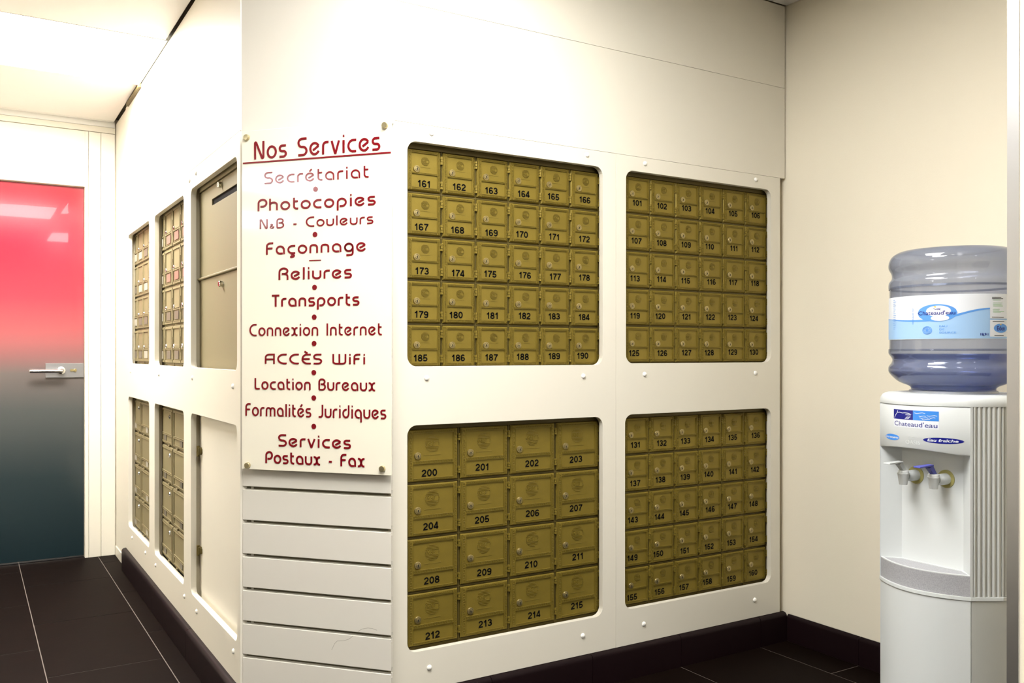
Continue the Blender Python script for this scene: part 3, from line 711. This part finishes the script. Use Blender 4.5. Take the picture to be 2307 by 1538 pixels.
# ------------------------------------------------------------------ services sign on the slats
sg = empty('services_sign', (*FA, 0), FR)
tag(sg, 'tall cream acrylic sign with red lettering headed Nos Services on the slatted corner', 'sign')
SY = -.020
MB().slab(.0115, .5005, .7745, 1.7825, SY, SY + .004, .0006).build('plate', M['acrylic'], sg)
LINES = [('Nos Services', .0516, .4690, 1.6955, .0530, .0066, ()), ('Secrétariat', .0864, .4330, 1.6205, .0350, .0046, ()),
         ('Photocopies', .0637, .4545, 1.5415, .0350, .0056, ()), ('N&B - Couleurs', .0713, .4465, 1.4885, .0285, .0042, (1,)),
         ('Façonnage', .0924, .4245, 1.4115, .0350, .0054, ()), ('Reliures', .1345, .3795, 1.3360, .0350, .0056, ()),
         ('Transports', .1125, .4030, 1.2575, .0345, .0056, ()), ('Connexion Internet', .0362, .4740, 1.1715, .0350, .0046, ()),
         ('ACCÈS Wifi', .0883, .4225, 1.0890, .0290, .0050, ()), ('Location Bureaux', .0540, .4530, 1.0130, .0335, .0048, ()),
         ('Formalités Juridiques', .0224, .4865, .9340, .0370, .0048, ()), ('Services', .1335, .3760, .8465, .0350, .0054, ()),
         ('Postaux - Fax', .0905, .4200, .7955, .0350, .0054, ())]
for s, x0, x1, z0, cap, sw, small in LINES:
    for mb in stroke_words(s, x0, x1, z0, cap, sw, lambda x, z, y: (x, y, z), SY - .0014, SY, small=small):
        mb.build('lettering', M['red'], sg)
MB().box(.0160, .4990, SY - .0014, SY, 1.6845, 1.6890).build('underline', M['red'], sg)
MB().box(.2390, .2775, SY - .0014, SY, 1.3885, 1.3912).build('dash', M['red'], sg)
bl = None
for x, z in ((.2596, 1.5964), (.2581, 1.4650), (.2566, 1.3116), (.2555, 1.2252), (.2551, 1.1485), (.2540, 1.0640), (.2540, .9904), (.2540, .9078)):
    if bl is None: bl = MB().lathe([(.0076, 0), (.0076, -.0014)], (0, SY, 0), 24, 'y').build('bullet', M['red'], sg); o = bl
    else: o = inst(bl, 'bullet', sg, (0, 0, 0))
    o.location = (x, 0, z)
sc = None
for x, z in ((.0305, 1.7625), (.4815, 1.7637), (.0331, .7865), (.4735, .7935)):
    if sc is None:
        sc = MB().lathe([(.0062, 0), (.0062, -.0205), (.0088, -.0205), (.0088, -.0275), (.0080, -.0288), (.002, -.0290)], (0, 0, 0), 24, 'y').build('standoff', M['goldcap'], sg, smooth=True); o = sc
    else: o = inst(sc, 'standoff', sg, (0, 0, 0))
    o.location = (x, 0, z)

# ------------------------------------------------------------------ water cooler (local x = to its right as seen, local y = towards its back)
CX, CY = 2.15, 1.42
wcool = empty('water_cooler', (CX, CY, 0), -pi / 2)
tag(wcool, 'white floor-standing water cooler with two taps and ribbed sides', 'water cooler')
HW, BG = .129, .050
def fy(u, hw=HW, b=BG, y0=0.): return y0 - b * max(0, 1 - (u / hw) ** 2)
def front_arc(hw, b, y0=0., n=20): return [(-hw + 2 * hw * i / n, fy(-hw + 2 * hw * i / n, hw, b, y0)) for i in range(n + 1)]
def side_path(grow=0.):                                       # right side from front corner to the back
    return [(HW + grow, 0), (.171 + grow, .068), (.171 + grow, .262), (.150 + grow * .7, .292 + grow), (.0, .296 + grow)]
def outline(front, grow=0., ribs=False):
    side = side_path(grow)
    pts = []
    if ribs:
        path = side[:3]; seg = [math.dist(path[i], path[i + 1]) for i in range(2)]; L = sum(seg); start = .0050; pitch = .0122
        N = int((L - start) / pitch)
        def at(t):
            i = 0 if t < seg[0] else 1; k = (t - (0 if i == 0 else seg[0])) / seg[i]
            a, b = path[i], path[i + 1]; dx, dy = b[0] - a[0], b[1] - a[1]; l = math.hypot(dx, dy)
            return a[0] + dx * k, a[1] + dy * k, dy / l, -dx / l
        x, y, nx, ny = at(0); pts.append((x, y)); x, y, nx, ny = at(start); pts.append((x, y))
        for r_ in range(N):
            for fr, off in ((.06, -.0042), (.18, -.0008), (.45, .0010), (.75, -.0002), (.98, -.0022)):
                x, y, nx, ny = at(start + (r_ + fr) * pitch); pts.append((x + nx * off, y + ny * off))
        pts.append(path[2])
        pts += side[3:]
    else: pts = side[1:]
    left = [(-x, y) for x, y in reversed(pts[:-1])]
    return front + pts + left
recess = [(-HW, 0), (-.088, .038), (.088, .038), (HW, 0)]
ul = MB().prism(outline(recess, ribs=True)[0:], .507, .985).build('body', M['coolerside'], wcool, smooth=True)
# white lining of the recess and corner strips
ln = MB()
pp = [(-HW, -.0008), (-.088, .0365), (.088, .0365), (HW, -.0008)]
for i in range(3):
    a, b = pp[i], pp[i + 1]; ln.add([(a[0], a[1], .5075), (b[0], b[1], .5075), (b[0], b[1], .9845), (a[0], a[1], .9845)], [(0, 1, 2, 3)])
for s in (1, -1):
    ln.prism([(s * HW, -.002), (s * (HW + .0035), .0035), (s * (HW + .0025), .006), (s * (HW - .001), .0)], .5075, .9845)
ln.build('front_panel', M['cooler'], wcool)
# lower body
lo_ = outline(front_arc(HW, BG), .0)
lb = MB().prism(front_arc(HW, BG) + [(HW, .012), (-HW, .012)], .0, .497).build('lower_front', M['cooler'], wcool, smooth=True)
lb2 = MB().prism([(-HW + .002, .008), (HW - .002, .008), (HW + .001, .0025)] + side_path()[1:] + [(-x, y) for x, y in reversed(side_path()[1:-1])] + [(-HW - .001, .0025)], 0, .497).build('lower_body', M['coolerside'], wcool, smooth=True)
rim = outline(front_arc(HW + .002, BG + .002, -.001), .003)
MB().prism(rim, .4975, .5065).build('rim', M['white'] if False else M['cooler'], wcool, bevel=.0025)
# header with arched lower edge
def header():
    mb = MB(); n = 24; top = .9855; vs = []
    def zb(u): return .8625 + .0095 * max(0, 1 - ((u + .015) / .12) ** 2)
    rows = []
    for i in range(n + 1):
        u = -HW + 2 * HW * i / n; y = fy(u) - .001
        rows.append([(u, y + .010, zb(u) + .0015), (u, y + .002, zb(u) + .0002), (u, y, zb(u) + .003), (u, y, .978), (u, y + .003, .9845), (u, .0395 if abs(u) < .088 else .001 + .0385 * (HW - abs(u)) / (HW - .088), .9845),
                     (u, .0375 if abs(u) < .088 else .0375 * (HW - abs(u)) / (HW - .088), zb(u) + .004)])
    k = len(rows[0])
    for r in rows: vs += r
    fs = [(i * k + j, (i + 1) * k + j, (i + 1) * k + (j + 1) % k, i * k + (j + 1) % k) for i in range(n) for j in range(k)]
    fs += [tuple(range(k)), tuple(n * k + j for j in range(k))]
    return mb.add(vs, fs)
header().build('header', M['cooler'], wcool, smooth=True)
# rounded top cap
def shrink(pts, s, c=(0, .12)): return [(c[0] + (x - c[0]) * s, c[1] + (y - c[1]) * s) for x, y in pts]
base = outline(front_arc(HW, BG, -.001), .001); cap = MB(); n = len(base); lay = [(1.0, .985), (1.004, .992), (.995, 1.001), (.965, 1.009), (.90, 1.0135), (.70, 1.0145)]
vs = []
for s_, z_ in lay: vs += [(x, y, z_) for x, y in shrink(base, s_)]
fs = [(a * n + i, a * n + (i + 1) % n, (a + 1) * n + (i + 1) % n, (a + 1) * n + i) for a in range(len(lay) - 1) for i in range(n)]
fs += [tuple(range(n)), tuple((len(lay) - 1) * n + i for i in range(n))]
cap.add(vs, fs).build('top_cap', M['cooler'], wcool, smooth=True)
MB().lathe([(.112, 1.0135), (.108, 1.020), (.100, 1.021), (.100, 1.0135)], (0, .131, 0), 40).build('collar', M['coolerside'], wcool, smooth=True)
# drip tray
tr = MB().prism(front_arc(HW - .0015, BG - .003, 0) + [(.088, .036), (-.088, .036)], .507, .558).build('drip_tray', M['speck'], wcool, smooth=True)
fr_ = front_arc(HW - .0015, BG - .003, 0, 20)
rm = MB()
inn = [(x * .965, y + .004) for x, y in fr_]
ringo = fr_ + [(.088, .036), (-.088, .036)]; ringi = inn + [(.083, .032), (-.083, .032)]
n = len(ringo)
rm.add([(x, y, .5582) for x, y in ringo] + [(x, y, .5582) for x, y in ringi] + [(x, y, .5605) for x, y in ringo] + [(x, y, .5605) for x, y in ringi],
       [(2 * n + i, 2 * n + (i + 1) % n, 3 * n + (i + 1) % n, 3 * n + i) for i in range(n)] + [(i, (i + 1) % n, 2 * n + (i + 1) % n, 2 * n + i) for i in range(n)] + [(n + i, n + (i + 1) % n, 3 * n + (i + 1) % n, 3 * n + i) for i in range(n)])
rm.build('tray_rim', M['cooler'], tr)
# taps
for k, (u, mt_) in enumerate(((-.046, 'cooler'), (.041, 'tapblue'))):
    z0 = .7915
    t = MB().lathe([(.0150, .037), (.0150, .012), (.0135, .004), (.010, -.004)], (u, 0, z0), 20, 'y')
    t.lathe([(.0102, -.0215), (.0145, .006), (.0152, .0065), (.0152, .0095), (.0142, .010), (.0142, .0140), (.0126, .0165), (.006, .017)], (u, -.019, z0), 20, 'z')
    to = t.build('tap', M['cooler'], wcool, smooth=True)
    MB().lathe([(.0235, .0362), (.0235, .0345), (.0150, .0340)], (u, 0, z0), 28, 'y').build('seal_ring', M['stain'], to)
    lv = MB(); sl = u + (-.001)
    lv.add([(sl - .006, -.024, z0 + .016), (sl + .006, -.024, z0 + .016), (sl + .006, -.010, z0 + .016), (sl - .006, -.010, z0 + .016),
            (sl - .007, -.044, z0 + .034), (sl + .007, -.044, z0 + .034), (sl + .007, -.030, z0 + .040), (sl - .007, -.030, z0 + .040)],
           [(0, 3, 2, 1), (4, 5, 6, 7), (0, 1, 5, 4), (1, 2, 6, 5), (2, 3, 7, 6), (3, 0, 4, 7)])
    lv.add([(sl - .010, -.088, z0 + .0365), (sl + .010, -.088, z0 + .0365), (sl + .008, -.028, z0 + .037), (sl - .008, -.028, z0 + .037),
            (sl - .010, -.088, z0 + .0405), (sl + .010, -.088, z0 + .0405), (sl + .008, -.028, z0 + .042), (sl - .008, -.028, z0 + .042)],
           [(0, 3, 2, 1), (4, 5, 6, 7), (0, 1, 5, 4), (1, 2, 6, 5), (2, 3, 7, 6), (3, 0, 4, 7)])
    lvo = lv.build('tap_lever', M[mt_], to, bevel=.001)
    if k: lvo['label'] = 'dark blue tap lever'
# badges on the curved header
def onf(lift): return lambda u, z, y: (u, fy(u) - .001 - lift, z)
def badge_rect(mb, u0, u1, z0, z1, lift, mi=0, n=12):
    f = onf(lift)
    for i in range(n):
        a, b = u0 + (u1 - u0) * i / n, u0 + (u1 - u0) * (i + 1) / n
        mb.add([f(a, z0, 0), f(b, z0, 0), f(b, z1, 0), f(a, z1, 0)], [(0, 1, 2, 3)], mi)
def badge_ell(mb, cu, cz, ru, rz, f, mi=0, n=28, m_=8):
    # strips so that it follows the curve
    for i in range(n):
        a, b = -1 + 2 * i / n, -1 + 2 * (i + 1) / n; ha, hb = sqrt(max(0, 1 - a * a)), sqrt(max(0, 1 - b * b))
        mb.add([f(cu + ru * a, cz - rz * ha, 0), f(cu + ru * b, cz - rz * hb, 0), f(cu + ru * b, cz + rz * hb, 0), f(cu + ru * a, cz + rz * ha, 0)], [(0, 1, 2, 3)], mi)
MT = [M['blue'], M['lblue'], M['white']]
b = MB()
badge_rect(b, -.0590, .0675, .9255, .9718, .0003, 2)
badge_rect(b, -.0590, .0040, .9465, .9718, .0005, 0)
badge_rect(b, .0040, .0675, .9465, .9718, .0005, 1)
bo = b.build('logo_badge', MT, wcool, fix=False)
def wave(mb, pts, f, sw=.0008):
    ribbon(mb, pts, sw, f, 0)
wv = MB(); f7 = onf(.0007)
wave(wv, [(-.056, .9485), (-.052, .956), (-.046, .963), (-.0435, .969)], f7, .0007)
wave(wv, [(-.044, .9635), (-.038, .9648), (-.028, .9630), (-.020, .9640), (-.010, .9635), (-.0035, .9615)], f7)
for dz, x0, x1 in ((.9590, -.018, -.001), (.9555, -.014, -.002), (.9520, -.017, -.0035), (.9488, -.020, -.007)):
    wave(wv, [(x0, dz), ((x0 * 2 + x1) / 3, dz + .0010), ((x0 + 2 * x1) / 3, dz + .0004), (x1, dz + .0018)], f7, .0006)
for dz, x0, x1 in ((.9655, .008, .036), (.9600, .040, .064), (.9580, .020, .038), (.9535, .022, .044), (.9545, .046, .060), (.9500, .028, .048)):
    wave(wv, [(x0, dz), ((x0 * 3 + x1) / 4, dz - .0014), ((x0 + x1) / 2, dz), ((x0 + 3 * x1) / 4, dz + .0010), (x1, dz - .0002)], f7, .0006)
wv.build('wave_lines', M['white'], bo, fix=False)
tx = MB(); vs_, fs_ = text_geo("Chateaud'eau", .0128, 0, 1.0); xs_ = [v[0] for v in vs_]; k = .120 / (max(xs_) - min(xs_)); x0_ = (max(xs_) + min(xs_)) / 2
tx.add([f7(.0045 + (x - x0_) * k, .9292 + z_, 0) for x, z_ in vs_], fs_); tx.build('wordmark', M['blue'], bo, fix=False)
def oval(u, z, ru, rz, mt_, word, h, wd):
    o = MB(); badge_ell(o, u, z, ru, rz, onf(.0004)); oo = o.build('oval_sticker', M[mt_], wcool, fix=False)
    v_, f_ = text_geo(word, h, .02, 1.0, shear=.15); xs_ = [p[0] for p in v_]; k = wd / (max(xs_) - min(xs_)); c_ = (max(xs_) + min(xs_)) / 2
    MB().add([f7(u + (x - c_) * k, z - h * .42 + z_, 0) for x, z_ in v_], f_).build('sticker_text', M['white'], oo, fix=False)
oval(-.0665, .8965, .0285, .0080, 'lblue', 'Eau tempérée', .0058, .050)
oval(.0745, .8975, .0440, .0076, 'blue', 'Eau fraîche', .0072, .066)
em = MB(); v_, f_ = text_geo('OASIS', .0105, .0, 1.1); em.add([onf(.0006)(.003 + x, .8835 + z_, 0) for x, z_ in v_], f_)
for r_, hw_ in enumerate((.010, .016, .013)): ribbon(em, [(-hw_ + .003 + i * hw_ / 4, .8985 + r_ * .003 + .001 * sin(i * 1.6)) for i in range(9)], .0004, onf(.0006), 0)
em.build('embossed_mark', M['cooler'], wcool, fix=False)

# ------------------------------------------------------------------ bottle
bt = empty('water_bottle', (CX + .131, CY, 0), -pi / 2)
tag(bt, 'large bluish plastic water bottle upside down on the water cooler', 'bottle')
BP = [(.104, 1.0205), (.107, 1.030), (.134, 1.0415), (.151, 1.056), (.1600, 1.068), (.1612, 1.076), (.1602, 1.084), (.1540, 1.093), (.1515, 1.099), (.1520, 1.106), (.1600, 1.118), (.1612, 1.125), (.1606, 1.132), (.1585, 1.140), (.1585, 1.288),
      (.1606, 1.295), (.1612, 1.304), (.1600, 1.314), (.1535, 1.324), (.1525, 1.332), (.1540, 1.340), (.1600, 1.352), (.1612, 1.362), (.1590, 1.374), (.1530, 1.385), (.142, 1.3935), (.128, 1.3985), (.110, 1.3965), (.05, 1.3895), (.004, 1.388)]
# resample smoothly
def resample(P, n=3):
    out = []
    for i in range(len(P) - 1):
        p0, p1, p2, p3 = P[max(0, i - 1)], P[i], P[i + 1], P[min(len(P) - 1, i + 2)]
        for k in range(n):
            t = k / n; out.append(tuple(.5 * ((2 * p1[j]) + (-p0[j] + p2[j]) * t + (2 * p0[j] - 5 * p1[j] + 4 * p2[j] - p3[j]) * t * t + (-p0[j] + 3 * p1[j] - 3 * p2[j] + p3[j]) * t ** 3) for j in (0, 1)))
    return out + [P[-1]]
BPs = resample(BP)
MB().lathe(BPs, n=72, caps=False).build('bottle_shell', M['bottle'], bt, smooth=True)
WZ = 1.119
WP = [(r - .003, z_) for r, z_ in BPs if z_ < WZ and z_ > 1.021]; WP = [(.002, WP[0][1] + .001)] + WP + [(WP[-1][0], WZ), (.002, WZ)]
MB().lathe(WP, n=72).build('water', M['water'], bt, smooth=True)
# wrap label; angle 0 faces local -y (cooler front)
LR = .1603
# camera sees the bottle from local direction:
cdx, cdy = -(0 - CY), (0 - (CX + .131))                         # world offset of camera -> local (x = -Y, y = X)
PH0 = math.atan2(cdx, -cdy)                                     # angle of the camera direction around the bottle
def onb(lift): return lambda u, z, y: ((LR + lift) * sin(PH0 + u / LR), -(LR + lift) * cos(PH0 + u / LR), z)
Z0, Z1 = 1.157, 1.2715
fL = onb(0); lab = MB(); n = 90; U0, U1 = -.247, .300
us = [U0 + (U1 - U0) * i / n for i in range(n + 1)]
lab.add([fL(u, Z0, 0) for u in us] + [fL(u, Z1, 0) for u in us], [(i, i + 1, n + 2 + i, n + 1 + i) for i in range(n)])
lo = lab.build('label_wrap', M['white'], bt, fix=False, smooth=True)
def wv_(u): return 1.2215 + .011 * math.tanh((u - .02) / .05) + .004 * sin(u * 18)
f1 = onb(.0003); bd = MB()
bd.add([f1(u, Z0 + .001, 0) for u in us] + [f1(u, wv_(u), 0) for u in us], [(i, i + 1, n + 2 + i, n + 1 + i) for i in range(n)])
bd.build('blue_field', M['sky'], lo, fix=False, smooth=True)
f2 = onb(.0005); sw_ = MB()
sw_.add([f2(u, wv_(u) - .0005 - .0045 * abs(sin((u + .2) * 9)), 0) for u in us] + [f2(u, wv_(u) + .0008, 0) for u in us], [(i, i + 1, n + 2 + i, n + 1 + i) for i in range(n)])
sw_.build('wave_band', M['sky2'], lo, fix=False, smooth=True)
f3 = onb(.0007)
ov = MB(); badge_ell(ov, -.038, 1.2245, .0485, .0225, f3); ov.build('logo_oval', M['sky2'], lo, fix=False)
f4 = onb(.0009)
ov = MB(); badge_ell(ov, -.034, 1.2290, .030, .0140, f4); badge_ell(ov, -.030, 1.2110, .022, .0075, f4); ov.build('oval_glow', M['white'], lo, fix=False)
f5 = onb(.0011)
def btext(word, u, z, h, wd, mt_, bold=.0, vert=False, nm='label_text'):
    v_, f_ = text_geo(word, h, bold); xs_ = [p[0] for p in v_]; k = wd / (max(xs_) - min(xs_)); c_ = (max(xs_) + min(xs_)) / 2
    pts = [(u + (x - c_) * k, z + z_) for x, z_ in v_] if not vert else [(u - z_, z + (x - c_) * k) for x, z_ in v_]
    MB().add([f5(a, c, 0) for a, c in pts], f_).build(nm, M[mt_], lo, fix=False)
btext("Chateaud'eau", -.0395, 1.2195, .0105, .090, 'blue', .012)
bi = MB(); ribbon(bi, [(-.046, 1.2355), (-.040, 1.2335), (-.034, 1.2350), (-.028, 1.2340)], .0006, f5, 0); ribbon(bi, [(-.037, 1.2325), (-.031, 1.2335), (-.029, 1.2310)], .0006, f5, 0)
bi.build('bird_mark', M['blue'], lo, fix=False)
bi = MB(); bi.add([f5(-.046, 1.2415, 0), f5(-.039, 1.2420, 0), f5(-.0405, 1.2370, 0)], [(0, 1, 2)]); bi.build('beak_mark', M['orange'], lo, fix=False)
btext('DISTRIBUÉE PAR', -.098, 1.2175, .0038, .042, 'lblue', 0, True)
for wd_, z_, l_ in (('EAU', 1.1875, .019), ('DE', 1.1795, .0125), ('SOURCE', 1.1710, .0395)):
    v_, f_ = text_geo(wd_, .0050, .0, align='LEFT'); mx_ = max(p[0] for p in v_); k = l_ / mx_
    MB().add([f5(-.0320 + x * k, z_ + b_, 0) for x, b_ in v_], f_).build('label_text', M['sky2'], lo, fix=False)
btext('18,9 l', .0735, 1.1655, .0062, .020, 'blue', .03)
sl = MB()
for r_ in (.0115, .0085):
    ribbon(sl, [(-.061 + r_ * cos(a * pi / 12), 1.180 + r_ * .85 * sin(a * pi / 12)) for a in range(25)], .0007, f5, 0)
badge_ell(sl, -.061, 1.180, .0036, .003, f5); ribbon(sl, [(-.068, 1.181), (-.061, 1.185), (-.054, 1.181)], .0006, f5, 0); ribbon(sl, [(-.068, 1.179), (-.061, 1.175), (-.054, 1.179)], .0006, f5, 0)
sl.build('round_seal', M['sky2'], lo, fix=False)
# information boxes at the right of the label
def lpatch(u0, u1, z0, z1, mt_, f, nm='info_box'):
    mb = MB(); q = 8
    for i in range(q):
        a, c = u0 + (u1 - u0) * i / q, u0 + (u1 - u0) * (i + 1) / q
        mb.add([f(a, z0, 0), f(c, z0, 0), f(c, z1, 0), f(a, z1, 0)], [(0, 1, 2, 3)])
    return mb.build(nm, M[mt_], lo, fix=False)
lpatch(.088, .175, 1.2085, 1.2660, 'white', f4); lpatch(.088, .175, 1.1625, 1.2050, 'white', f4)
rg = random.Random(3)
def rl(mb, a, b, sw, f, _): ribbon(mb, [(a[0] + (b[0] - a[0]) * i / 8, a[1]) for i in range(9)], sw, f, 0)
ls = MB(); lg = MB()
for i, z_ in enumerate((1.2620, 1.2590)): rl(ls, (.093, z_), (.120 + .006 * i, z_), .0008, f5, 0)
for z_ in (1.2555, 1.2480, 1.2450, 1.2425, 1.2400, 1.2320, 1.2290, 1.2265, 1.2240): rl(lg, (.096, z_), (.096 + rg.uniform(.018, .036), z_), .0005, f5, 0)
rl(ls, (.093, 1.2120), (.128, 1.2120), .0006, f5, 0); rl(ls, (.095, 1.2012), (.130, 1.2012), .0007, f5, 0); rl(ls, (.100, 1.1655), (.128, 1.1655), .0006, f5, 0)
ls.build('fine_print', M['black'], lo, fix=False); lg.build('fine_print', M['green'], lo, fix=False)
ov = MB(); badge_ell(ov, .1190, 1.1840, .0210, .0115, f5); ov.build('logo_oval', M['sky2'], lo, fix=False)
f6 = onb(.0014); v_, f_ = text_geo('Eden', .0115, .02); xs_ = [p[0] for p in v_]; k = .024 / (max(xs_) - min(xs_))
MB().add([f6(.1190 + x * k, 1.1785 + z_, 0) for x, z_ in v_], f_).build('label_text', M['blue'], lo, fix=False)
MB().add([f6(.1150, 1.1945, 0), f6(.1210, 1.1950, 0), f6(.1190, 1.1915, 0)], [(0, 1, 2)]).build('beak_mark', M['orange'], lo, fix=False)
# small print at the left edge of the label
ls = MB()
for i in range(16): rl(ls, (-.178, 1.264 - i * .0052), (-.178 + rg.uniform(.006, .016), 1.264 - i * .0052), .0005, f5, 0)
ls.build('fine_print', M['sky2'], lo, fix=False)
